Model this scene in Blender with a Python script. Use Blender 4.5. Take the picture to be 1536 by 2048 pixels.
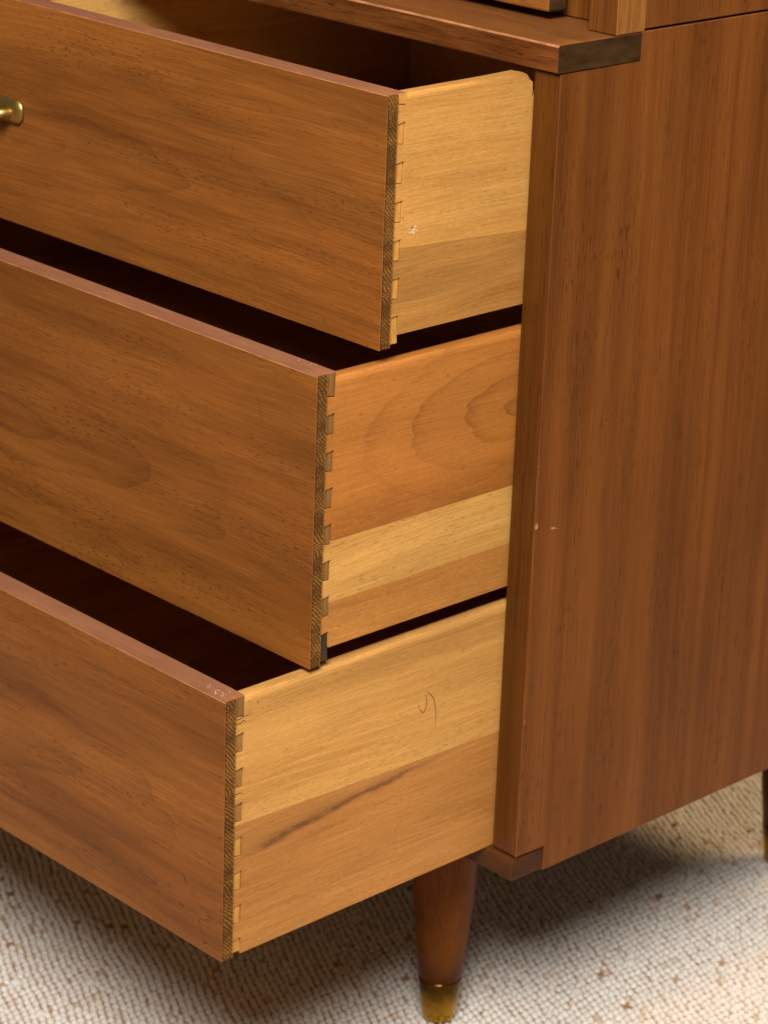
import bpy, bmesh, math, random
import numpy as np
from mathutils import Vector, Matrix

for o in list(bpy.data.objects):
    bpy.data.objects.remove(o)
S = bpy.context.scene
COL = S.collection
ZF = 0.685                      # the model is measured from the shelf's underside; the rug is ZF below

# ------------------------------------------------------------------ camera
cam = bpy.data.cameras.new('camera')
cam.sensor_fit = 'VERTICAL'; cam.sensor_height = 36.0; cam.sensor_width = 27.0
cam.lens = 5376.5 / 2048 * 36
cam.clip_start = 0.05; cam.clip_end = 60
cam.dof.use_dof = True; cam.dof.focus_distance = 1.46; cam.dof.aperture_fstop = 15.5
co = bpy.data.objects.new('camera', cam); COL.objects.link(co)
yaw, pitch, roll = math.radians(45.87418), math.radians(69.03749), math.radians(2.09282)
co.matrix_world = (Matrix.Translation((1.01975, -1.11602, 0.30892 + ZF)) @ Matrix.Rotation(yaw, 4, 'Z')
                   @ Matrix.Rotation(pitch, 4, 'X') @ Matrix.Rotation(roll, 4, 'Z'))
S.camera = co

# ------------------------------------------------------------------ studio light
w = bpy.data.worlds.new('World'); S.world = w; w.use_nodes = True
bg = w.node_tree.nodes['Background']
bg.inputs[0].default_value = (1.0, 0.82, 0.58, 1); bg.inputs[1].default_value = 0.125


def area(name, loc, target, size, power, color):
    l = bpy.data.lights.new(name, 'AREA'); l.shape = 'DISK'; l.size = size; l.energy = power; l.color = color
    o = bpy.data.objects.new(name, l); COL.objects.link(o)
    o.location = loc
    o.rotation_euler = (Vector(target) - Vector(loc)).to_track_quat('-Z', 'Y').to_euler()
    return o


KD = Vector((0.73, -0.75, 1.0)).normalized()
C0 = Vector((-0.22, -0.06, 0.30))
area('key_softbox', C0 + KD * 2.6, C0, 0.95, 93, (1.0, 0.97, 0.93))
area('rear_softbox', (0.25, 1.35, 2.3), (-0.15, 0.45, 0.0), 0.75, 46, (1.0, 0.74, 0.44))

S.view_settings.view_transform = 'Standard'; S.view_settings.look = 'None'
S.view_settings.exposure = 0.0; S.view_settings.gamma = 1.0; S.view_settings.use_curve_mapping = False
S.cycles.max_bounces = 8

# ------------------------------------------------------------------ node helpers
class NT:
    def __init__(self, name):
        self.m = bpy.data.materials.new(name); self.m.use_nodes = True
        self.t = self.m.node_tree; self.n = self.t.nodes
        self.b = self.n['Principled BSDF']; self.out = self.n['Material Output']
    def new(self, t, **k):
        n = self.n.new(t)
        for a, v in k.items(): setattr(n, a, v)
        return n
    def link(self, a, b): self.t.links.new(a, b)
    def val(self, sock, v):
        if hasattr(v, 'is_linked') or isinstance(v, bpy.types.NodeSocket): self.link(v, sock)
        else: sock.default_value = v
    def math(self, op, a, b=None, c=None, clamp=False):
        n = self.new('ShaderNodeMath', operation=op); n.use_clamp = clamp
        self.val(n.inputs[0], a)
        if b is not None: self.val(n.inputs[1], b)
        if c is not None: self.val(n.inputs[2], c)
        return n.outputs[0]
    def noise(self, vec, scale=1.0, detail=2.0, rough=0.5, dist=0.0, dim='3D'):
        n = self.new('ShaderNodeTexNoise', noise_dimensions=dim)
        self.link(vec, n.inputs['Vector'])
        n.inputs['Scale'].default_value = scale; n.inputs['Detail'].default_value = detail
        n.inputs['Roughness'].default_value = rough; n.inputs['Distortion'].default_value = dist
        return n.outputs['Fac']
    def scaled(self, vec, s, off=(0, 0, 0)):
        n = self.new('ShaderNodeVectorMath', operation='MULTIPLY_ADD')
        self.link(vec, n.inputs[0]); n.inputs[1].default_value = s; n.inputs[2].default_value = off
        return n.outputs[0]
    def ramp(self, f, stops):
        n = self.new('ShaderNodeValToRGB'); self.link(f, n.inputs[0])
        e = n.color_ramp.elements
        while len(e) < len(stops): e.new(0.5)
        for el, (p, c) in zip(e, stops):
            el.position = p; el.color = (c[0], c[1], c[2], 1) if not isinstance(c, (int, float)) else (c, c, c, 1)
        return n.outputs[0]
    def mix(self, f, a, b, mode='MIX'):
        n = self.new('ShaderNodeMix', data_type='RGBA', blend_type=mode)
        self.val(n.inputs[0], f)
        for s, v in ((n.inputs[6], a), (n.inputs[7], b)):
            if isinstance(v, (tuple, list)): s.default_value = (v[0], v[1], v[2], 1)
            else: self.link(v, s)
        return n.outputs[2]
    def maprange(self, v, a, b, c=0.0, d=1.0, smooth=False):
        n = self.new('ShaderNodeMapRange'); n.clamp = True
        if smooth: n.interpolation_type = 'SMOOTHSTEP'
        self.val(n.inputs[0], v)
        for i, x in enumerate((a, b, c, d)): n.inputs[i + 1].default_value = x
        return n.outputs[0]


def sc(c, k): return tuple(x * k for x in c)


ROOT = Vector((-0.40, 0.22, 0.0))


def wood(name, grain, across, dark, mid, light, seed=0.0, rings=(), ringcol=None, fiber=0.32, pore=0.75,
         porecol=None, rough=0.42, spec=0.25, tone=(2.0, 24.0), poresize=(60.0, 1500.0), streak=None, bump=0.25,
         root=ROOT, fleck=0.0, coat=0.0, wander=0.016, chatter=0.0, cloud=0.0):
    """Sawn or veneered wood. grain / across: axis letters. rings: cathedral figure (u0, v0, squash, frequency, strength)."""
    T = NT(name)
    tc = T.new('ShaderNodeTexCoord')
    add = T.new('ShaderNodeVectorMath', operation='ADD')
    T.link(tc.outputs['Object'], add.inputs[0]); add.inputs[1].default_value = root
    sep = T.new('ShaderNodeSeparateXYZ'); T.link(add.outputs[0], sep.inputs[0])
    ax = {'X': 0, 'Y': 1, 'Z': 2}
    u = sep.outputs[ax[grain]]; v = sep.outputs[ax[across]]
    ww = sep.outputs[({0, 1, 2} - {ax[grain], ax[across]}).pop()]
    cmb = T.new('ShaderNodeCombineXYZ')
    T.link(u, cmb.inputs[0]); T.link(v, cmb.inputs[1]); T.link(ww, cmb.inputs[2])
    P0 = cmb.outputs[0]
    # wandering grain: the across coordinate is bent slowly along the length
    wn = T.noise(T.scaled(P0, (5.0, 14.0, 14.0), (seed, seed * 1.7, 0)), detail=2.0)
    bend = T.math('MULTIPLY', T.math('SUBTRACT', wn, 0.5), wander)
    v2 = T.math('ADD', v, bend)
    c2 = T.new('ShaderNodeCombineXYZ'); T.link(u, c2.inputs[0]); T.link(v2, c2.inputs[1]); T.link(ww, c2.inputs[2])
    P = c2.outputs[0]
    t1 = T.noise(T.scaled(P, (tone[0], tone[1], tone[1]), (seed * 3.1, seed, seed)), detail=4.0, rough=0.55)
    t2 = T.noise(T.scaled(P, (tone[0] * 2.5, tone[1] * 5, tone[1] * 5), (seed, seed * 2.3, 0)), detail=3.0, rough=0.6)
    tt = T.math('ADD', T.math('MULTIPLY', t1, 0.74), T.math('MULTIPLY', t2, 0.26))
    col = T.ramp(tt, [(0.30, dark), (0.47, mid), (0.68, light)])
    rc = ringcol or sc(dark, 0.6)
    for (u0, v0, sq, fr, st) in rings:
        du = T.math('MULTIPLY', T.math('SUBTRACT', u, u0), sq)
        dv = T.math('SUBTRACT', v2, v0)
        r = T.math('SQRT', T.math('ADD', T.math('MULTIPLY', du, du), T.math('MULTIPLY', dv, dv)))
        nz = T.noise(T.scaled(P, (12.0, 40.0, 40.0), (seed, 7.0, 0)), detail=3.0)
        r = T.math('ADD', r, T.math('MULTIPLY', nz, 0.022))
        s = T.math('FRACT', T.math('MULTIPLY', r, fr))
        line = T.math('POWER', s, 5.0)
        fade = T.maprange(r, 0.0, 0.075, 1.0, 0.25)
        vary = T.noise(T.scaled(P, (9.0, 30.0, 30.0), (seed * 5, 1, 0)), detail=1.0)
        k = T.math('MULTIPLY', T.math('MULTIPLY', line, fade), T.math('MULTIPLY', vary, 2.0 * st), clamp=True)
        col = T.mix(k, col, rc)
    if streak:                     # one dark mineral streak: polyline level v = a + b u + c u^2, from u0 to u1
        a, b, c_, u0, u1, wid, sco = streak
        lvl = T.math('ADD', a, T.math('ADD', T.math('MULTIPLY', u, b), T.math('MULTIPLY', T.math('MULTIPLY', u, u), c_)))
        nz = T.noise(T.scaled(P0, (50.0, 160.0, 60.0)), detail=3.0)
        dd = T.math('ADD', T.math('SUBTRACT', v, lvl), T.math('MULTIPLY', T.math('SUBTRACT', nz, 0.5), 0.006))
        up = T.maprange(dd, 0.0, wid, 1.0, 0.0, True)
        dn = T.maprange(dd, -0.34 * wid, 0.0, 0.0, 1.0, True)
        g = T.math('MULTIPLY', up, dn)
        e0 = T.maprange(u, u0, u0 + 0.03, 0.0, 1.0, True); e1 = T.maprange(u, u1 - 0.07, u1, 1.0, 0.0, True)
        ends = T.math('MULTIPLY', e0, e1)
        core = T.maprange(T.math('ABSOLUTE', T.math('ADD', dd, -0.0006)), 0.0002, 0.0028, 1.0, 0.0, True)
        brk = T.maprange(T.noise(T.scaled(P0, (45.0, 120.0, 60.0), (2, 5, 0)), detail=2.0), 0.36, 0.56)
        col = T.mix(T.math('MULTIPLY', T.math('MULTIPLY', g, ends), 0.42), col, sco)
        col = T.mix(T.math('MULTIPLY', T.math('MULTIPLY', core, brk), T.math('MULTIPLY', ends, 0.7)), col, sco)
    fb = T.noise(T.scaled(P, (20.0, 1150.0, 1150.0), (seed, 0, 0)), detail=3.0, rough=0.7)
    fbk = T.maprange(fb, 0.28, 0.72, 1.0 - fiber, 1.0 + fiber)
    gm = T.new('ShaderNodeVectorMath', operation='SCALE'); T.link(col, gm.inputs[0]); T.link(fbk, gm.inputs['Scale'])
    col = gm.outputs[0]
    po = T.noise(T.scaled(P, (poresize[0], poresize[1], poresize[1]), (0, seed, 3)), detail=1.0)
    dens = T.noise(T.scaled(P, (6.0, 45.0, 45.0), (seed, 4, 0)), detail=2.0)
    pk = T.math('MULTIPLY', T.maprange(po, 0.60, 0.70), T.maprange(dens, 0.38, 0.66), clamp=True)
    pk2 = T.math('MULTIPLY', pk, pore)
    col = T.mix(pk2, col, porecol or sc(dark, 0.35))
    if chatter:                    # planer chatter: fine pale lines slightly off the grain
        cl = T.math('ADD', T.math('MULTIPLY', v, 150.0), T.math('MULTIPLY', u, 9.0))
        cl = T.math('ADD', cl, T.math('MULTIPLY', T.noise(T.scaled(P, (7.0, 30.0, 30.0), (seed, 0, 2)), detail=2.0), 2.2))
        ln_ = T.math('POWER', T.math('FRACT', cl), 9.0)
        on = T.maprange(T.noise(T.scaled(P, (10.0, 60.0, 30.0), (seed, 8, 2)), detail=3.0), 0.45, 0.65)
        col = T.mix(T.math('MULTIPLY', T.math('MULTIPLY', ln_, on), chatter), col, sc(light, 1.3))
    if fleck:                      # short pale ray flecks of beech
        fl = T.noise(T.scaled(P, (320.0, 1500.0, 700.0), (seed, 2, 5)), detail=1.0)
        fk = T.math('MULTIPLY', T.maprange(fl, 0.58, 0.72), fleck)
        col = T.mix(fk, col, sc(light, 1.35))
        fk2 = T.math('MULTIPLY', T.maprange(fl, 0.42, 0.30), fleck * 0.8)
        col = T.mix(fk2, col, sc(dark, 0.75))
    if cloud:                      # uneven, darkened old finish in broad soft clouds, plus small dark specks
        cn = T.noise(T.scaled(P, (3.5, 20.0, 20.0), (seed * 2, seed, 4)), detail=3.0, rough=0.6)
        cs = T.new('ShaderNodeVectorMath', operation='SCALE'); T.link(col, cs.inputs[0])
        T.link(T.maprange(cn, 0.32, 0.62, 1.0 - cloud, 1.08, True), cs.inputs['Scale']); col = cs.outputs[0]
        sp = T.noise(T.scaled(P0, (260.0, 330.0, 330.0), (seed, 3, 1)), detail=1.0)
        col = T.mix(T.math('MULTIPLY', T.maprange(sp, 0.73, 0.80), 0.55), col, sc(dark, 0.45))
    T.link(col, T.b.inputs['Base Color'])
    sm = T.noise(T.scaled(P0, (8.0, 8.0, 8.0), (seed, 9, 1)), detail=4.0)
    rr = T.math('ADD', T.maprange(sm, 0.3, 0.7, rough - 0.06, rough + 0.08), T.math('MULTIPLY', pk, 0.15))
    T.link(rr, T.b.inputs['Roughness'])
    T.b.inputs['Specular IOR Level'].default_value = spec
    T.b.inputs['Coat Weight'].default_value = coat; T.b.inputs['Coat Roughness'].default_value = 0.3
    bp = T.new('ShaderNodeBump'); bp.inputs['Strength'].default_value = bump; bp.inputs['Distance'].default_value = 0.0004
    hh = T.math('SUBTRACT', T.math('MULTIPLY', fb, 0.5), pk)
    T.link(hh, bp.inputs['Height']); T.link(bp.outputs[0], T.b.inputs['Normal'])
    return T.m


def plain(name, col, rough=0.5, var=0.15, scale=60.0, metal=0.0, spec=0.15, bump=0.1, stretch=(1, 1, 1), dirt=None):
    T = NT(name); tc = T.new('ShaderNodeTexCoord')
    v = T.scaled(tc.outputs['Object'], stretch)
    n = T.noise(v, scale, 5.0, 0.6)
    c = T.ramp(n, [(0.3, sc(col, 1 - var)), (0.7, sc(col, 1 + var))])
    if dirt:
        n2 = T.noise(v, scale * 0.35, 4.0, 0.65)
        c = T.mix(T.maprange(n2, 0.48, 0.66), c, dirt)
    T.link(c, T.b.inputs['Base Color'])
    T.link(T.maprange(n, 0.3, 0.7, rough - 0.06, rough + 0.06), T.b.inputs['Roughness'])
    T.b.inputs['Metallic'].default_value = metal; T.b.inputs['Specular IOR Level'].default_value = spec
    bp = T.new('ShaderNodeBump'); bp.inputs['Strength'].default_value = bump; bp.inputs['Distance'].default_value = 0.0005
    T.link(n, bp.inputs['Height']); T.link(bp.outputs[0], T.b.inputs['Normal'])
    return T.m


# ------------------------------------------------------------------ mesh helpers
def add_box(bm, x0, x1, y0, y1, z0, z1, bev=0.0, seg=2, mat=0):
    r = bmesh.ops.create_cube(bm, size=1.0)
    vs = r['verts']
    for v in vs:
        v.co = Vector((x0 if v.co.x < 0 else x1, y0 if v.co.y < 0 else y1, z0 if v.co.z < 0 else z1))
    fs = {f for v in vs for f in v.link_faces}
    for f in fs: f.material_index = mat
    if bev:
        es = list({e for v in vs for e in v.link_edges})
        bmesh.ops.bevel(bm, geom=es, offset=bev, segments=seg, profile=0.5, affect='EDGES')


def add_prism(bm, pts, x0, x1, bev=0.0, seg=2):
    """Extrude an outline in the Y-Z plane from x0 to x1 (x1 > x0). Returns the front/back/side faces."""
    if sum(a[0] * b[1] - b[0] * a[1] for a, b in zip(pts, pts[1:] + pts[:1])) < 0: pts = pts[::-1]
    n = len(pts)
    a = [bm.verts.new((x0, y, z)) for y, z in pts]; b = [bm.verts.new((x1, y, z)) for y, z in pts]
    fb = bm.faces.new(b); fa = bm.faces.new(a[::-1])
    for i in range(n):
        j = (i + 1) % n
        bm.faces.new((a[i], a[j], b[j], b[i]))
    if bev:
        es = list(fb.edges)
        bmesh.ops.bevel(bm, geom=es, offset=bev, segments=seg, profile=0.5, affect='EDGES')
    return fa, fb


def add_lathe(bm, prof, cx, cy, seg=40):
    rings = []
    for r, z in prof:
        rings.append([bm.verts.new((cx + r * math.cos(2 * math.pi * i / seg), cy + r * math.sin(2 * math.pi * i / seg), z)) for i in range(seg)])
    for p, q in zip(rings, rings[1:]):
        for i in range(seg):
            j = (i + 1) % seg
            bm.faces.new((p[i], p[j], q[j], q[i]))
    bm.faces.new(rings[0][::-1]); bm.faces.new(rings[-1])
    bmesh.ops.recalc_face_normals(bm, faces=bm.faces[:])


def add_tube(bm, pts, rad, seg=8):
    rings = []
    for i, p in enumerate(pts):
        p = Vector(p)
        d = (Vector(pts[min(i + 1, len(pts) - 1)]) - Vector(pts[max(i - 1, 0)])).normalized()
        up = Vector((0, 0, 1)) if abs(d.z) < 0.9 else Vector((0, 1, 0))
        s = d.cross(up).normalized(); t = s.cross(d)
        r = rad[i] if isinstance(rad, (list, tuple)) else rad
        rings.append([bm.verts.new(p + (s * math.cos(2 * math.pi * k / seg) + t * math.sin(2 * math.pi * k / seg)) * r) for k in range(seg)])
    for p, q in zip(rings, rings[1:]):
        for i in range(seg):
            j = (i + 1) % seg
            bm.faces.new((p[i], p[j], q[j], q[i]))
    bm.faces.new(rings[0][::-1]); bm.faces.new(rings[-1])
    bmesh.ops.recalc_face_normals(bm, faces=bm.faces[:])


def obj(name, bm, mats, parent=None, smooth=False, root=ROOT):
    """Link a bmesh (in scene coordinates, z from the shelf) as one object whose origin is its thing's base."""
    me = bpy.data.meshes.new(name)
    bmesh.ops.translate(bm, verts=bm.verts[:], vec=Vector((0, 0, ZF)) - root)
    bm.to_mesh(me); bm.free()
    if smooth:
        for p in me.polygons: p.use_smooth = True
    for m in (mats if isinstance(mats, (list, tuple)) else [mats]): me.materials.append(m)
    o = bpy.data.objects.new(name, me); COL.objects.link(o)
    o.parent = parent
    if parent is None: o.location = root
    return o


def empty(name, loc, label, cat):
    o = bpy.data.objects.new(name, None); COL.objects.link(o); o.location = loc
    o.empty_display_size = 0.1; o['label'] = label; o['category'] = cat
    return o


def B(): return bmesh.new()


def boxobj(name, mats, parent, *a, bev=0.0006, root=ROOT, top=None, end=None):
    bm = B(); add_box(bm, *a, bev=bev)
    for f in bm.faces:
        if top is not None and f.normal.z > 0.7: f.material_index = top
        if end is not None and f.normal.x > 0.7: f.material_index = end
    return obj(name, bm, mats, parent, root=root)


# ------------------------------------------------------------------ materials
WD, WM, WL = (0.160, 0.049, 0.008), (0.250, 0.080, 0.013), (0.32, 0.112, 0.020)
RING = (0.075, 0.026, 0.006)
M = {}
M['front1'] = wood('walnut_front_a', 'X', 'Z', WD, WM, WL, 1.3, rings=[(-0.33, -0.088 + ZF, 0.16, 60, 0.42)], ringcol=RING, poresize=(150, 1050), cloud=0.22, fiber=0.27, spec=0.25, pore=0.8)
M['front2'] = wood('walnut_front_b', 'X', 'Z', sc(WD, .95), sc(WM, .93), sc(WL, .93), 4.9, rings=[(-0.30, -0.252 + ZF, 0.25, 48, 0.5)], ringcol=RING, poresize=(150, 1050), cloud=0.22, fiber=0.27, spec=0.25, pore=0.8)
M['front3'] = wood('walnut_front_c', 'X', 'Z', WD, WM, WL, 8.2, rings=[(-0.30, -0.43 + ZF, 0.2, 52, 0.4)], ringcol=RING, poresize=(150, 1050), cloud=0.22, fiber=0.27, spec=0.25, pore=0.8)
M['side'] = wood('walnut_side', 'Z', 'Y', (0.122, 0.037, 0.007), (0.166, 0.052, 0.010), (0.205, 0.069, 0.014), 2.2, fiber=0.25, pore=0.85, tone=(0.8, 80.0), poresize=(85, 1100), cloud=0.16, spec=0.14, rough=0.45, wander=0.004)
M['stile'] = wood('walnut_stile', 'Z', 'X', (0.052, 0.015, 0.002), (0.082, 0.025, 0.003), (0.115, 0.037, 0.004), 6.0, tone=(1.5, 60.0), fiber=0.2, rough=0.4)
M['rail'] = wood('walnut_rail', 'X', 'Z', (0.035, 0.010, 0.002), (0.068, 0.020, 0.003), (0.105, 0.034, 0.005), 3.0, tone=(6.0, 90.0), fiber=0.3, pore=0.8)
M['shelf'] = wood('walnut_shelf', 'X', 'Y', (0.13, 0.042, 0.009), (0.19, 0.064, 0.015), (0.24, 0.088, 0.022), 5.5, tone=(3.0, 26.0), fiber=0.28, pore=0.8)
M['shelffront'] = wood('walnut_shelf_front', 'X', 'Z', (0.075, 0.021, 0.004), (0.14, 0.041, 0.008), (0.20, 0.064, 0.014), 5.9, tone=(20.0, 150.0), fiber=0.4, pore=0.9, poresize=(120, 900))
M['endgrain'] = plain('dark_end_grain', (0.052, 0.026, 0.010), 0.65, 0.45, 70.0, stretch=(1, 0.5, 1.6), bump=0.2, spec=0.03)
M['railend'] = plain('rail_end_grain', (0.060, 0.020, 0.008), 0.5, 0.3, 90.0, stretch=(1, 0.6, 1.5))
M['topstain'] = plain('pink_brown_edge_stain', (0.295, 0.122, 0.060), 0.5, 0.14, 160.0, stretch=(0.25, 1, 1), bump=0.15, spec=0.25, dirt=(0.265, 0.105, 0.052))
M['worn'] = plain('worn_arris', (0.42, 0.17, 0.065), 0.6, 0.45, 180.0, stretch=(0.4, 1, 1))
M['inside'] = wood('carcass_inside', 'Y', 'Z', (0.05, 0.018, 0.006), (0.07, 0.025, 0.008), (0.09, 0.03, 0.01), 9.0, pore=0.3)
M['ribbed'] = wood('pale_ribbed_edge', 'Z', 'Y', (0.19, 0.066, 0.011), (0.27, 0.102, 0.021), (0.34, 0.145, 0.034), 7.7, tone=(2.0, 260.0), fiber=0.35)
BD, BM_, BL = (0.44, 0.205, 0.046), (0.565, 0.285, 0.073), (0.64, 0.35, 0.10)


def beech(name, seed, k=(1, 1, 1), **kw):
    f = lambda c: tuple(a * b for a, b in zip(c, k))
    a = dict(cloud=0.13, fiber=0.22, pore=0.65, poresize=(170, 900), rough=0.5, spec=0.25, tone=(2.2, 30.0), wander=0.010, bump=0.12, fleck=0.28, porecol=f((0.36, 0.16, 0.04)))
    a.update(kw)
    return wood(name, 'Y', 'Z', f(BD), f(BM_), f(BL), seed, **a)


M['beech_in'] = beech('beech_inside', 11.0)
M['brass'] = plain('aged_brass', (0.52, 0.36, 0.11), 0.38, 0.15, 70.0, metal=1.0, bump=0.08, dirt=(0.24, 0.16, 0.05))
def ferrule_material():
    T = NT('tarnished_brass'); tc = T.new('ShaderNodeTexCoord'); sep = T.new('ShaderNodeSeparateXYZ'); T.link(tc.outputs['Object'], sep.inputs[0])
    n = T.noise(tc.outputs['Object'], 120.0, 4.0, 0.6)
    k = T.maprange(T.math('ADD', sep.outputs[2], T.math('MULTIPLY', T.math('SUBTRACT', n, 0.5), 0.016)), 0.010, 0.030, 0.0, 0.92, True)
    T.link(T.mix(k, (0.52, 0.30, 0.035), (0.095, 0.042, 0.010)), T.b.inputs['Base Color'])
    T.b.inputs['Metallic'].default_value = 1.0; T.link(T.maprange(n, 0.3, 0.7, 0.17, 0.32), T.b.inputs['Roughness'])
    return T.m


M['ferrule'] = ferrule_material()
M['leg'] = wood('walnut_leg', 'Z', 'X', (0.105, 0.030, 0.005), (0.155, 0.047, 0.007), (0.205, 0.066, 0.010), 13.0, tone=(4.0, 40.0), rough=0.42, spec=0.1)
M['pencil'] = plain('pencil_graphite', (0.10, 0.05, 0.02), 0.6, 0.3, 200.0)
M['scratch'] = plain('dark_scratch', (0.05, 0.018, 0.006), 0.6, 0.3, 200.0)
M['chip'] = plain('bare_wood_chip', (0.55, 0.27, 0.13), 0.7, 0.3, 400.0)
M['paint'] = plain('dried_white_fleck', (0.66, 0.56, 0.44), 0.7, 0.3, 400.0)


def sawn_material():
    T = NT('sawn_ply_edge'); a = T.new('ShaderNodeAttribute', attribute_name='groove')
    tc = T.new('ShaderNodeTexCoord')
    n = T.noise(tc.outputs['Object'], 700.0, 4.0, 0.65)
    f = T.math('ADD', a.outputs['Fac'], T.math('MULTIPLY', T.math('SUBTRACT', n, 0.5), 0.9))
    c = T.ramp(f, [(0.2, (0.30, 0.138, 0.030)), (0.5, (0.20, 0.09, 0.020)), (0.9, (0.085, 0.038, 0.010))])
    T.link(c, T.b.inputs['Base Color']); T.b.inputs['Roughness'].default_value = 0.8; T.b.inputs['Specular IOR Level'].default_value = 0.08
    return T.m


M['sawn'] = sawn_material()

# ------------------------------------------------------------------ setting: floor and rug
ft = NT('floor_boards')
ft.b.inputs['Base Color'].default_value = (0.30, 0.2, 0.12, 1); ft.b.inputs['Roughness'].default_value = 0.6
bm = B(); add_box(bm, -4, 4, -4, 4, -ZF - 0.06, -ZF - 0.009)
fl = obj('floor', bm, ft.m, None, root=Vector((0, 0, 0))); fl['kind'] = 'structure'

rt = NT('rug_backing'); tc = rt.new('ShaderNodeTexCoord')
nn = rt.noise(tc.outputs['Object'], 140.0, 3.0, 0.6)
rt.link(rt.ramp(nn, [(0.36, (0.36, 0.155, 0.05)), (0.46, (0.40, 0.27, 0.165)), (0.75, (0.54, 0.43, 0.31))]), rt.b.inputs['Base Color']); rt.b.inputs['Roughness'].default_value = 0.95
bp = rt.new('ShaderNodeBump'); bp.inputs['Distance'].default_value = 0.002; rt.link(nn, bp.inputs['Height']); rt.link(bp.outputs[0], rt.b.inputs['Normal'])
bm = B(); add_box(bm, -1.55, 0.75, -0.85, 1.25, -ZF - 0.009, -ZF - 0.0027, bev=0.002)
rug = obj('woven_rug', bm, rt.m, None, root=Vector((-0.4, 0.2, 0)))
rug['label'] = 'cream woven wool rug with brown flecks under the dresser'; rug['category'] = 'rug'


def rug_loops():
    """Every loop of the weave is a small rounded cushion; rows run front to back, staggered by half a loop."""
    rng = np.random.default_rng(5)
    px, py = 0.0060, 0.0058
    xs = np.arange(-1.2, 0.42, px); ys = np.arange(-0.55, 0.95, py)
    I, J = np.meshgrid(np.arange(len(xs)), np.arange(len(ys)), indexing='ij')
    X = xs[I] + 0.0; Y = ys[J] + np.where(I % 2, 0.5 * py, 0.0)
    X = X.ravel(); Y = Y.ravel(); n = len(X)
    wob = 0.0022
    X = X + wob * np.sin(Y * 23 + 1.3) + 0.0011 * np.sin(Y * 71 + X * 9) + rng.normal(0, 0.00045, n)
    Y = Y + wob * np.sin(X * 19 + 0.4) + 0.0011 * np.sin(X * 63 - Y * 8) + rng.normal(0, 0.00045, n)
    keep = rng.random(n) > 0.003
    X, Y = X[keep], Y[keep]; n = len(X)
    ln = 0.0035 * rng.normal(1, 0.08, n); wd = 0.00275 * rng.normal(1, 0.08, n); ht = 0.0042 * rng.normal(1, 0.09, n)
    slub = rng.random(n) < 0.006
    wd[slub] *= rng.uniform(1.5, 2.6, slub.sum()); ln[slub] *= 1.2; ht[slub] *= 1.15
    base_c = np.array([0.68, 0.63, 0.57])[None] * rng.normal(1, 0.035, (n, 1)) * np.array([1, 1, 1])[None]
    warm = rng.random(n)
    br = warm < 0.005; ln[br] *= 0.62; wd[br] *= 0.8; base_c[br] = np.array([0.34, 0.19, 0.09]) * rng.uniform(0.7, 1.5, (br.sum(), 1))
    tn = (warm > 0.005) & (warm < 0.04); base_c[tn] = np.array([0.60, 0.48, 0.36]) * rng.uniform(0.85, 1.15, (tn.sum(), 1))
    ang = rng.normal(-0.18, 0.10, n)
    ca, sa = np.cos(ang), np.sin(ang)
    # template cushion: rim of 8, ring of 8, crown
    tv = []
    for r, z in ((1.0, 0.0), (0.78, 0.62)):
        for k in range(8):
            t = 2 * math.pi * k / 8; tv.append((r * math.cos(t), r * math.sin(t), z))
    tv.append((0, 0, 1.0)); tv = np.array(tv)
    q = [(k, (k + 1) % 8, 8 + (k + 1) % 8, 8 + k) for k in range(8)]
    tr = [(8 + k, 8 + (k + 1) % 8, 16) for k in range(8)]
    lx = tv[:, 0][None] * ln[:, None]; ly = tv[:, 1][None] * wd[:, None]
    zz = tv[:, 2][None] * ht[:, None] - 0.0036
    VX = X[:, None] + lx * ca[:, None] - ly * sa[:, None]; VY = Y[:, None] + lx * sa[:, None] + ly * ca[:, None]
    V = np.stack([VX, VY, zz], -1).reshape(-1, 3)
    V[:, 0] += 0.4; V[:, 1] -= 0.2
    base = (np.arange(n) * 17)[:, None]
    Q = (base[:, None, :] + np.array(q)[None]).reshape(-1, 4); R = (base[:, None, :] + np.array(tr)[None]).reshape(-1, 3)
    me = bpy.data.meshes.new('yarn_loops')
    me.vertices.add(len(V)); me.vertices.foreach_set('co', V.ravel().astype(np.float32))
    li = np.concatenate([Q.ravel(), R.ravel()]); me.loops.add(len(li)); me.loops.foreach_set('vertex_index', li.astype(np.int32))
    st = np.concatenate([np.arange(len(Q)) * 4, len(Q) * 4 + np.arange(len(R)) * 3])
    me.polygons.add(len(st)); me.polygons.foreach_set('loop_start', st.astype(np.int32))
    me.polygons.foreach_set('use_smooth', np.ones(len(st), bool))
    me.update(calc_edges=True)
    at = me.attributes.new('yarn', 'FLOAT_COLOR', 'POINT')
    c4 = np.concatenate([np.repeat(base_c, 17, 0), np.ones((n * 17, 1))], 1)
    at.data.foreach_set('color', c4.ravel().astype(np.float32))
    T = NT('rug_yarn'); a = T.new('ShaderNodeAttribute', attribute_name='yarn')
    tcy = T.new('ShaderNodeTexCoord'); n1 = T.noise(tcy.outputs['Object'], 900.0, 3.0, 0.6)
    g = T.new('ShaderNodeVectorMath', operation='SCALE'); T.link(a.outputs['Color'], g.inputs[0]); T.link(T.maprange(n1, 0.25, 0.75, 0.86, 1.12), g.inputs['Scale'])
    T.link(g.outputs[0], T.b.inputs['Base Color']); T.b.inputs['Roughness'].default_value = 0.95; T.b.inputs['Specular IOR Level'].default_value = 0.1
    bpn = T.new('ShaderNodeBump'); bpn.inputs['Distance'].default_value = 0.0006; bpn.inputs['Strength'].default_value = 0.6
    T.link(n1, bpn.inputs['Height']); T.link(bpn.outputs[0], T.b.inputs['Normal'])
    me.materials.append(T.m)
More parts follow.
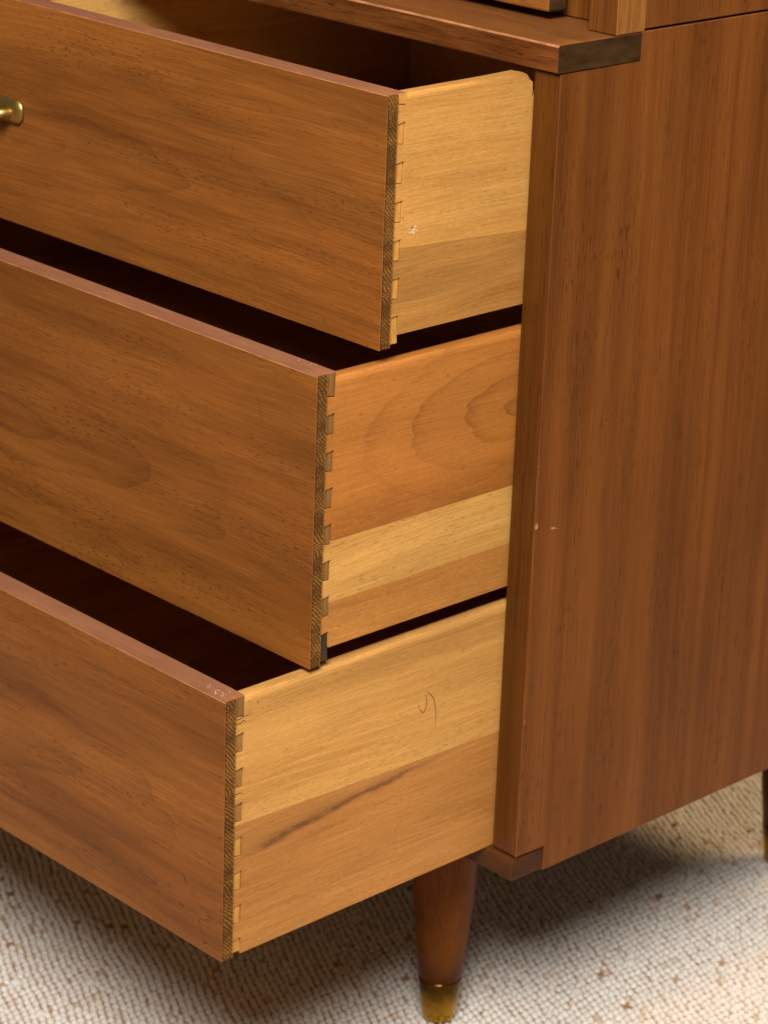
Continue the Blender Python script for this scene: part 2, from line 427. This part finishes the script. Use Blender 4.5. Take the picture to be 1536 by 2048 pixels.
    o = bpy.data.objects.new('yarn_loops', me); COL.objects.link(o); o.parent = rug; o['kind'] = 'stuff'


rug_loops()

# ------------------------------------------------------------------ the dresser's carcass
XL = -0.80                      # outer face of the far (left) side
TT = 0.0206                     # thickness of the side panels
DEPTH = 0.45
dresser = empty('dresser', ROOT, 'walnut dresser with three pulled out drawers on tapered legs', 'dresser')


def side_panel(x_in, x_out, mat_list, sgn):
    """Panel notched at the top front for the shelf and at the bottom front for the base rail."""
    out = [(0.0002, -0.4998), (0.0266, -0.4998), (0.0266, -0.5177), (DEPTH, -0.5177), (DEPTH, 0.0164),
           (0.0672, 0.0164), (0.0672, -0.0009), (0.0002, -0.0009)]
    core = [(max(y, 0.0045), z) for y, z in out]
    bm = B()
    if sgn > 0:
        add_prism(bm, out, x_out - 0.0012, x_out, bev=0.0004)
        add_prism(bm, core, x_in, x_out - 0.0013)
    else:
        add_prism(bm, core, x_out + 0.0013, x_in); add_prism(bm, out, x_out, x_out + 0.0012)
    return obj('side_panel', bm, mat_list, dresser)


side_panel(-TT, 0.0, M['side'], 1)
side_panel(XL + TT, XL, M['side'], -1)
boxobj('stile', M['stile'], dresser, -TT, -0.0013, -0.0002, 0.0044, -0.4998, -0.0009, bev=0.0010)
boxobj('stile', M['stile'], dresser, XL + 0.0013, XL + TT, -0.0002, 0.0044, -0.4998, -0.0009, bev=0.0010)
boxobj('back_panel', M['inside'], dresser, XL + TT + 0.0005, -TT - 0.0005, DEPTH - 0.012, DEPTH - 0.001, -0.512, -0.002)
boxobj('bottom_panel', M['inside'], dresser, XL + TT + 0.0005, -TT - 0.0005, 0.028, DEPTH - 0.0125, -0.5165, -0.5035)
boxobj('base_rail', [M['rail'], M['railend']], dresser, XL + 0.0002, -0.0002, -0.0022, 0.0262, -0.5168, -0.5010, bev=0.0016, end=1)


def shelf_board():
    bm = B(); add_box(bm, XL, 0.0004, -0.0036, 0.0668, 0.0, 0.0160)
    add_box(bm, XL + TT + 0.0005, -TT - 0.0005, 0.0672, DEPTH - 0.013, 0.0004, 0.0158)
    # hand-worn front arris: cut the front edges along their length and nudge them
    es = [e for e in bm.edges if all(abs(v.co.y + 0.0036) < 1e-6 for v in e.verts) and abs(e.verts[0].co.x - e.verts[1].co.x) > 0.1]
    bmesh.ops.bevel(bm, geom=es, offset=0.0011, segments=3, profile=0.5, affect='EDGES')
    for f in bm.faces:
        if f.normal.x > 0.9 and f.calc_center_median().x > -0.01: f.material_index = 1
        elif 0.2 < f.normal.z < 0.97 and f.normal.y < -0.1: f.material_index = 2
        elif f.normal.y < -0.9: f.material_index = 3
    return obj('shelf', bm, [M['shelf'], M['endgrain'], M['worn'], M['shelffront']], dresser)


shelf_board()


def make_leg(cx, cy):
    bm = B()
    add_lathe(bm, [(0.0232, -0.5172), (0.0230, -0.535), (0.0223, -0.560), (0.0210, -0.590), (0.0179, -0.622), (0.0146, -0.6518)], cx, cy)
    leg = obj('leg', bm, M['leg'], dresser, smooth=True)
    bm = B()
    add_lathe(bm, [(0.0140, -0.6510), (0.0149, -0.6512), (0.0150, -0.6525), (0.0133, -0.668), (0.0117, -0.6805), (0.0106, -0.6835), (0.0085, -0.6848)], cx, cy)
    cap = obj('ferrule', bm, M['ferrule'], leg, smooth=True)
    return leg, cap


leg0, cap0 = make_leg(-0.107, 0.047)
for dx, dy in ((0.0085, 0.3635), (-0.586, 0.0), (-0.586, 0.3635)):
    l = leg0.copy(); COL.objects.link(l); l.location = (dx, dy, 0)
    c = cap0.copy(); COL.objects.link(c); c.parent = l; c.location = (0, 0, 0)

# ------------------------------------------------------------------ drawers
XF, XS = -0.0217, -0.0235        # proud right edge of a drawer front; outer face of a drawer side
TH, LIP, FD = 0.0118, 0.0086, 0.0159
PITCH, PIN, FLARE = 0.022225, 0.0131, 0.0010
DX0 = XL + TT + 0.001


def clip(poly, f):
    out = []
    for a, b in zip(poly, poly[1:] + poly[:1]):
        fa, fb = f(a), f(b)
        if fa >= 0: out.append(a)
        if (fa >= 0) != (fb >= 0):
            t = fa / (fa - fb); out.append((a[0] + t * (b[0] - a[0]), a[1] + t * (b[1] - a[1])))
    return out


def side_outline(d, zt, zb, q, npin, notch):
    yf, yb, back = -d + LIP + 0.0001, -d + FD, 0.315
    p = []
    ztop = q - (npin - 1) * PITCH
    p += [(back, zb), (yb, zb), (yb, ztop), (yf, ztop - FLARE)]
    for n in range(npin - 2, -2, -1):
        t = q - n * PITCH; b = t - PIN
        p += [(yf, b + FLARE), (yb, b)]
        if n >= 0: p += [(yb, t), (yf, t - FLARE)]
    p += [(yb, zt)]
    if notch:
        r, ye = 0.0062, 0.0022
        p += [(ye - r + r * math.sin(a), zt - r + r * math.cos(a)) for a in [math.pi / 2 * i / 6 for i in range(7)]]
        p += [(ye, zt - 0.014), (back, zt - 0.014)]
    else:
        p += [(back, zt)]
    return p


def sawn_edge(parent, y0, y1, z0, z1, seed):
    rng = np.random.default_rng(seed)
    ny, nz = 11, int((z1 - z0) / 0.00042)
    Y = np.linspace(y0, y1, ny); Z = np.linspace(z0, z1, nz)
    YY, ZZ = np.meshgrid(Y, Z, indexing='ij')
    jit = np.interp(Z, np.linspace(z0, z1, 40), rng.normal(0, 0.28, 40))[None, :]
    slope = 1.15 + np.interp(Z, np.linspace(z0, z1, 14), rng.normal(0, 0.16, 14))[None, :]
    ph = (ZZ + slope * (YY - y0)) / 0.00290 + jit + 0.35 * np.sin(ZZ * 90) + 0.2 * np.sin(ZZ * 310 + seed)
    s = ph % 1.0
    amp = 0.62 + np.interp(Z, np.linspace(z0, z1, 30), rng.uniform(-0.34, 0.36, 30))[None, :] + rng.normal(0, 0.13, ZZ.shape)
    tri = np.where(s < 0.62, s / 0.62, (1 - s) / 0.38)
    X = XF - 0.00075 + 0.00075 * tri * np.clip(amp, 0.35, 1.0) + rng.normal(0, 0.00004, ZZ.shape)
    X[0, :] = XF - 0.0002; X[-1, :] = np.minimum(X[-1, :], XF - 0.0004)
    bm = B()
    lay = bm.verts.layers.float.new('groove')
    g = [[None] * nz for _ in range(ny)]
    for i in range(ny):
        for j in range(nz):
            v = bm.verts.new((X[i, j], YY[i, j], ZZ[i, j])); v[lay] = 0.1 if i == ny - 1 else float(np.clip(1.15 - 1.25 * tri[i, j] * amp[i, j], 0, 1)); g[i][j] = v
    for i in range(ny - 1):
        for j in range(nz - 1):
            bm.faces.new((g[i][j], g[i + 1][j], g[i + 1][j + 1], g[i][j + 1]))
    return obj('sawn_edge', bm, M['sawn'], parent)


def ribbon(bm, pts, wid, normal, taper=True):
    """A fine pen or scratch line lying on a face, a tenth of a millimetre thick."""
    normal = Vector(normal); n = len(pts); L = []
    for i, p in enumerate(pts):
        p = Vector(p); d = (Vector(pts[min(i + 1, n - 1)]) - Vector(pts[max(i - 1, 0)])).normalized()
        s = d.cross(normal).normalized()
        k = wid * (0.35 + 0.65 * math.sin(math.pi * (i + 0.4) / (n - 0.2)) if taper else 1.0) / 2
        L.append((bm.verts.new(p - s * k), bm.verts.new(p + normal * 0.00012), bm.verts.new(p + s * k)))
    for a, b in zip(L, L[1:]):
        bm.faces.new((a[0], b[0], b[1], a[1])); bm.faces.new((a[1], b[1], b[2], a[2]))


def smooth_pts(pts, n=24):
    P = [pts[0]] + pts + [pts[-1]]; out = []
    m = len(pts) - 1
    for i in range(n + 1):
        t = i / n * m; k = min(int(t), m - 1); f = t - k
        a, b, c, d = (np.array(P[k + j]) for j in range(4))
        out.append(tuple(0.5 * ((2 * b) + (-a + c) * f + (2 * a - 5 * b + 4 * c - d) * f * f + (-a + 3 * b - 3 * c + d) * f ** 3)))
    return out


def handle_meshes(d, zc):
    xc, yf = -0.40, -d
    bm = B()
    hw, hh, r = 0.0452, 0.0082, 0.0068
    pts = []
    for cx, cz, a0 in ((hw - r, hh - r, 0), (-hw + r, hh - r, 90), (-hw + r, -hh + r, 180), (hw - r, -hh + r, 270)):
        for i in range(7):
            a = math.radians(a0 + 15 * i); pts.append((xc + cx + r * math.cos(a), zc + cz + r * math.sin(a)))
    lo = [bm.verts.new((x, yf - 0.0001, z)) for x, z in pts]
    mid = [bm.verts.new((x, yf - 0.0014, z)) for x, z in pts]
    n = len(pts); layers = [lo, mid]
    for kx, kz, h in ((0.985, 0.93, 0.0021), (0.955, 0.80, 0.0031), (0.90, 0.60, 0.0041), (0.82, 0.36, 0.0048), (0.72, 0.12, 0.0051)):
        layers.append([bm.verts.new((xc + (x - xc) * kx, yf - h, zc + (z - zc) * kz)) for x, z in pts])
    for A, Bq in zip(layers, layers[1:]):
        for i in range(n):
            j = (i + 1) % n; bm.faces.new((A[j], A[i], Bq[i], Bq[j]))
    bm.faces.new(layers[-1]); bm.faces.new(lo[::-1])
    bmesh.ops.recalc_face_normals(bm, faces=bm.faces[:])
    bm2 = B()
    pts = [(xc + 0.0335, yf - 0.004, zc - 0.001), (xc + 0.0325, yf - 0.009, zc - 0.001), (xc + 0.028, yf - 0.0125, zc - 0.0015), (xc + 0.014, yf - 0.0145, zc - 0.002),
           (xc - 0.014, yf - 0.0145, zc - 0.002), (xc - 0.028, yf - 0.0125, zc - 0.0015), (xc - 0.0325, yf - 0.009, zc - 0.001), (xc - 0.0335, yf - 0.004, zc - 0.001)]
    add_tube(bm2, smooth_pts(pts, 30), 0.0042, 12)
    return bm, bm2


def drawer(k, d, t, b, zs, zst, q, npin, recess, joints, planks, pinmat, notch=False):
    yf = -d
    # the box behind the front: far side, back and bottom
    bm = B()
    add_box(bm, DX0 + 0.004, DX0 + 0.004 + TH, yf + 0.0170, 0.315, zs, zst - 0.004, 0.0008)
    add_box(bm, DX0 + 0.0162, XS - TH - 0.0003, 0.303, 0.3149, zs + 0.001, zst - 0.012, 0.0008)
    add_box(bm, DX0 + 0.0162, XS - TH - 0.0003, yf + 0.0170, 0.3025, zs + 0.008, zs + 0.0125)
    dr = obj('drawer', bm, M['beech_in'], dresser)
    dr['label'] = ('top', 'middle', 'bottom')[k] + ' drawer pulled ' + ('a little way out', 'further out', 'furthest out')[k] + ' of the dresser'
    # front: veneer sheet and its ground, stained on top; the sawn right edge; the core behind with its pins
    bm = B()
    add_box(bm, DX0, XF, yf, yf + 0.0008, b, t, 0.0003, 1)
    add_box(bm, DX0, XF - 0.0014, yf + 0.00082, yf + LIP, b + 0.0001, t - 0.0001)
    add_box(bm, DX0 + 0.004, XS - TH - 0.0004, yf + LIP + 0.0001, yf + 0.0165, b + 0.0005, t - 0.0003)
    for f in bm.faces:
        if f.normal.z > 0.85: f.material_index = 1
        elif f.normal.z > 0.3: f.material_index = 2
    obj('drawer_front', bm, [M['front%d' % (k + 1)], M['topstain'], M['worn']], dr)
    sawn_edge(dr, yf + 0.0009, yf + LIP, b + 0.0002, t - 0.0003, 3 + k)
    # side: glued from planks, cut with sockets at the front end
    out = side_outline(d, zst, zs, q, npin, notch)
    lv = [None] + joints + [None]
    for i, (top_l, bot_l) in enumerate(zip(lv, lv[1:])):
        pl = out
        if top_l: pl = clip(pl, lambda p, L=top_l: (L[0] + L[1] * p[0]) - 0.00006 - p[1])
        if bot_l: pl = clip(pl, lambda p, L=bot_l: p[1] - (L[0] + L[1] * p[0]))
        bm = B(); x1 = XS - 0.00012 * (i % 2)
        fa, fb = add_prism(bm, pl, XS - TH, x1)
        if i == 0:               # rounded-over top
            es = [e for e in bm.edges if abs(e.verts[0].co.x - e.verts[1].co.x) < 1e-6 and min(v.co.z for v in e.verts) > zst - 0.0088
                  and min(v.co.y for v in e.verts) > yf + FD - 1e-4 and abs(e.verts[0].co.y - e.verts[1].co.y) > 5e-4]
            if notch: es = [e for e in es if all(v.co.y < 0.004 for v in e.verts)]
            bmesh.ops.bevel(bm, geom=es, offset=0.0038, segments=4, profile=0.5, affect='EDGES')
        obj('side_plank', bm, planks[i], dr)
    # dovetail pins of the front, showing in the side's sockets
    X1 = lambda n: XS - (recess(n))
    g = 0.00042
    shared = {}
    for n in range(0, npin - 1):
        tt = q; bb = q - PIN
        key = round(recess(n), 5)
        if key not in shared:
            bm = B()
            add_prism(bm, [(yf + LIP + 0.0002, bb + FLARE + g), (yf + FD - 0.0006, bb + g), (yf + FD - 0.0006, tt - g), (yf + LIP + 0.0002, tt - FLARE - g)], XS - TH - 0.0004, X1(n), bev=0.0002, seg=1)
            shared[key] = obj('dovetail_pin', bm, pinmat(n), dr)
            shared[key].location = (0, 0, -n * PITCH)
        else:
            o = shared[key].copy(); COL.objects.link(o); o.location = (0, 0, -n * PITCH)
    tb = q + PITCH - PIN
    bm = B(); add_prism(bm, [(yf + LIP + 0.0002, tb + FLARE + g), (yf + 0.0163, tb + g), (yf + 0.0163, t - 0.0003), (yf + LIP + 0.0002, t - 0.0003)], XS - TH - 0.0004, XS - 0.0006 if k else XS - 0.0002, bev=0.0003, seg=1)
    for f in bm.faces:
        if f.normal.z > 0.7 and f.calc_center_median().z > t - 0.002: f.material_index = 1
    obj('dovetail_pin', bm, [pinmat(-1), M['topstain']], dr)
    lt = q - (npin - 1) * PITCH
    bm = B(); add_prism(bm, [(yf + LIP + 0.0002, b + 0.0012), (yf + 0.0163, b + 0.0012), (yf + FD - 0.0006, lt - g), (yf + LIP + 0.0002, lt - FLARE - g)], XS - TH - 0.0004, X1(npin - 1), bev=0.0003, seg=1)
    obj('dovetail_pin', bm, pinmat(npin - 1), dr)
    # brass pull in the middle of the front
    zc = -0.0742 if k == 0 else (t + b) / 2
    h1, h2 = handle_meshes(d, zc)
    obj('pull_plate', h1, M['brass'], dr, smooth=True); obj('pull_bar', h2, M['brass'], dr, smooth=True)
    return dr


ORK, DKK = (1.0, 0.92, 0.8), (0.88, 0.74, 0.62)
M['pin1'] = plain('pin_pale', (0.60, 0.29, 0.065), 0.5, 0.2, 160.0, stretch=(1, 3, 0.6))
M['pin2'] = plain('pin_dark', (0.24, 0.118, 0.036), 0.45, 0.25, 120.0, stretch=(1, 3, 0.6))
M['pin2b'] = plain('pin_black', (0.055, 0.037, 0.024), 0.35, 0.25, 120.0, stretch=(1, 3, 0.6))
M['pin3'] = plain('pin_mid', (0.36, 0.18, 0.05), 0.5, 0.25, 160.0, stretch=(1, 3, 0.6))
p1 = [beech('beech_a', 21.0, (1.02, 1.0, 0.95)), beech('beech_b', 22.5, (0.86, 0.78, 0.70), fiber=0.2, pore=0.8, tone=(3.0, 60.0), poresize=(60, 600), wander=0.035, cloud=0.24)]
p2 = [beech('beech_c', 23.1, (0.76, 0.55, 0.40), rings=[(0.005, -0.205 + ZF, 0.42, 62, 0.8)], ringcol=(0.25, 0.085, 0.014), tone=(1.5, 14.0), pore=0.1),
      beech('beech_d', 24.0, (1.06, 1.08, 1.05), fleck=0.12, tone=(1.5, 30.0)), beech('beech_e', 25.0, (0.84, 0.70, 0.58), fleck=0.4, chatter=0.3)]
p3 = [beech('beech_f', 26.0, (1.03, 1.03, 1.02), fleck=0.22, chatter=0.55), beech('beech_g', 27.0, (0.82, 0.69, 0.63), fleck=0.25, chatter=0.45,
      streak=(-0.4222 + ZF, 0.005, -0.36, -0.215, -0.03, 0.010, (0.14, 0.05, 0.022)))]
d1 = drawer(0, 0.11425, -0.00285, -0.14822, -0.14174, -0.0036, -0.01912, 6, lambda n: 0.0008, [(-0.0966, -0.055)], p1, lambda n: M['pin1'], notch=True)
d2 = drawer(1, 0.16094, -0.15416, -0.33135, -0.32215, -0.1578, -0.17847, 7, lambda n: 0.0008, [(-0.2559, 0.0), (-0.2938, 0.0)], p2,
            lambda n: M['pin2b'] if n >= 6 else (M['pin3'] if 2 <= n <= 4 else M['pin2']))
d3 = drawer(2, 0.22419, -0.33384, -0.50040, -0.50075, -0.3352, -0.35664, 7, lambda n: 0.0011 if n < 3 else 0.0008, [(-0.4208, -0.026)], p3,
            lambda n: M['pin3'] if 0 <= n < 3 else (M['pin1'] if n >= 3 else M['pin2']))
boxobj('divider', M['beech_in'], d1, -0.4405, -0.4340, -0.0972, 0.3025, -0.1285, -0.0235, bev=0.0008)

# hand marks and wear
bm = B()
s1 = [(XS + 0.00003, y, z) for y, z in ((-0.06945, -0.38092), (-0.0679, -0.38421), (-0.06536, -0.38779), (-0.06311, -0.38607), (-0.06207, -0.38246), (-0.06236, -0.37976), (-0.06366, -0.37612))]
s2 = [(XS + 0.00003, y, z) for y, z in ((-0.06239, -0.37432), (-0.05976, -0.37683), (-0.05651, -0.38062), (-0.05479, -0.38636), (-0.05397, -0.39098), (-0.05365, -0.39656), (-0.05354, -0.401))]
ribbon(bm, smooth_pts(s1, 30), 0.0006, (1, 0, 0)); ribbon(bm, smooth_pts(s2, 30), 0.0006, (1, 0, 0))
obj('pencil_mark', bm, M['pencil'], d3)


def scratches(dr, d, lines):
    for pts, wd in lines:
        bm = B(); ribbon(bm, smooth_pts([(x, -d - 0.00003, z) for x, z in pts], 10), wd, (0, -1, 0))
        obj('scratch', bm, M['scratch'], dr)


scratches(d1, 0.11425, [([(-0.1508, -0.0549), (-0.1516, -0.060), (-0.1521, -0.0640)], 0.0003)])
scratches(d2, 0.16094, [([(-0.0724, -0.1779), (-0.069, -0.186), (-0.0668, -0.1929)], 0.00025), ([(-0.075, -0.262), (-0.0745, -0.268)], 0.0003)])
scratches(d3, 0.22419, [([(-0.0582, -0.4562), (-0.056, -0.4595), (-0.054, -0.4627)], 0.0007), ([(-0.0450, -0.476), (-0.0418, -0.4841), (-0.0385, -0.4925), (-0.0375, -0.4945)], 0.0003),
                        ([(-0.0385, -0.4955), (-0.036, -0.4930), (-0.0335, -0.4940)], 0.0006)])


def blobs(name, parent, mat, spots, seed, axis):
    # each spot: centre a, b, spread along a, spread along b, chip size, number of crumbs
    rng = random.Random(seed)
    for (a, b_, sa, sb, size, n) in spots:
        bm = B()
        for i in range(n):
            aa = a + rng.gauss(0, sa); bb = b_ + rng.gauss(0, sb); s = size * rng.uniform(0.3, 1.0)
            m = rng.randint(5, 7); ring = []
            for k in range(m):
                t = 2 * math.pi * k / m; q = s * rng.uniform(0.6, 1.2)
                ring.append(axis(aa + q * math.cos(t) * 1.5, bb + q * math.sin(t) * 0.7, 0.00002 + i * 0.000002))
            vs = [bm.verts.new(p) for p in ring]; c = bm.verts.new(axis(aa, bb, 0.00010 + i * 0.000002))
            for k in range(m): bm.faces.new((vs[k], vs[(k + 1) % m], c))
        bmesh.ops.recalc_face_normals(bm, faces=bm.faces[:])
        obj(name, bm, M[mat], parent)


blobs('edge_chip', dresser, 'chip', [(0.0014, -0.2752, 0.0010, 0.0012, 0.0010, 8), (0.0168, -0.2803, 0.0016, 0.0005, 0.0009, 8), (0.0004, -0.237, 0.0002, 0.0006, 0.0004, 2),
      (0.0004, -0.405, 0.0002, 0.003, 0.0005, 4)], 3, lambda a, b_, h: (0.0 + h, a, b_))
blobs('paint_fleck', d1, 'paint', [(-0.0896, -0.0822, 0.0022, 0.0009, 0.0008, 16)], 5, lambda a, b_, h: (XS + h, a, b_))
blobs('paint_fleck', d3, 'paint', [(-0.038, -0.2180, 0.007, 0.0025, 0.0006, 26)], 8, lambda a, b_, h: (min(a, -0.0245), min(max(b_, -0.2235), -0.209), -0.33384 + h))
blobs('paint_fleck', d2, 'paint', [(-0.045, -0.1470, 0.008, 0.0012, 0.0006, 7)], 9, lambda a, b_, h: (min(a, -0.0245), min(max(b_, -0.160), -0.1455), -0.15416 + h))

# small splits beside the bottom drawer's sockets
for pts in ([(-0.2150, -0.3474), (-0.21213, -0.34801), (-0.20859, -0.34715), (-0.20374, -0.34689)], [(-0.2150, -0.34964), (-0.2131, -0.35071), (-0.21056, -0.35041), (-0.20879, -0.34966), (-0.20698, -0.35106)],
            [(-0.2150, -0.39391), (-0.21327, -0.39516), (-0.21071, -0.3949), (-0.20811, -0.39618)]):
    bm = B(); ribbon(bm, smooth_pts([(XS + 0.00003, y, z) for y, z in pts], 12), 0.0005, (1, 0, 0))
    obj('split', bm, M['scratch'], d3)

# ------------------------------------------------------------------ the upper cabinet standing on it
UR = Vector((-0.40, 0.24, ZF + 0.0164))
up = empty('upper_cabinet', UR, 'upper walnut cabinet standing behind the overhanging shelf of the dresser', 'cabinet')
M['uside'] = wood('walnut_upper_side', 'Z', 'Y', (0.122, 0.037, 0.007), (0.166, 0.052, 0.010), (0.205, 0.069, 0.014), 2.9, fiber=0.25, pore=0.85, tone=(0.8, 80.0), poresize=(85, 1100), cloud=0.16, spec=0.14, wander=0.006, rough=0.45, root=UR)
M['ustile'] = wood('walnut_upper_stile', 'Z', 'X', (0.085, 0.026, 0.004), (0.14, 0.044, 0.006), (0.19, 0.062, 0.010), 16.0, tone=(4.0, 120.0), fiber=0.3, root=UR)
M['ufront'] = wood('walnut_upper_front', 'X', 'Z', WD, WM, WL, 18.0, root=UR)
HU = 0.42
boxobj('side_panel', M['uside'], up, -TT, 0.0, 0.0696, DEPTH, 0.0179, HU, root=UR, bev=0.0005)
boxobj('side_panel', M['uside'], up, XL, XL + TT, 0.0696, DEPTH, 0.0179, HU, root=UR, bev=0.0005)
for x0, x1 in ((-0.0218, 0.0002), (XL, XL + 0.022)):
    boxobj('stile', [M['ustile'], M['ribbed']], up, x0, x1, 0.0444, 0.0694, 0.0164, HU, root=UR, bev=0.0007, end=1)
boxobj('bottom_rail', M['ustile'], up, XL + 0.0222, -0.0222, 0.0672, 0.085, 0.0164, 0.060, root=UR)
boxobj('back_panel', M['inside'], up, XL + TT + 0.0005, -TT - 0.0005, DEPTH - 0.012, DEPTH - 0.001, 0.0185, HU - 0.001, root=UR)
boxobj('top_panel', M['ufront'], up, XL, 0.0, 0.040, DEPTH, HU + 0.0005, HU + 0.02, root=UR)
for z0, z1 in ((0.0215, 0.145), (0.150, 0.275), (0.280, 0.405)):
    df = boxobj('drawer_front', [M['ufront'], M['endgrain']], up, XL + 0.054, -0.0532, 0.0442, 0.0600, z0, z1, root=UR, bev=0.0014, end=1)
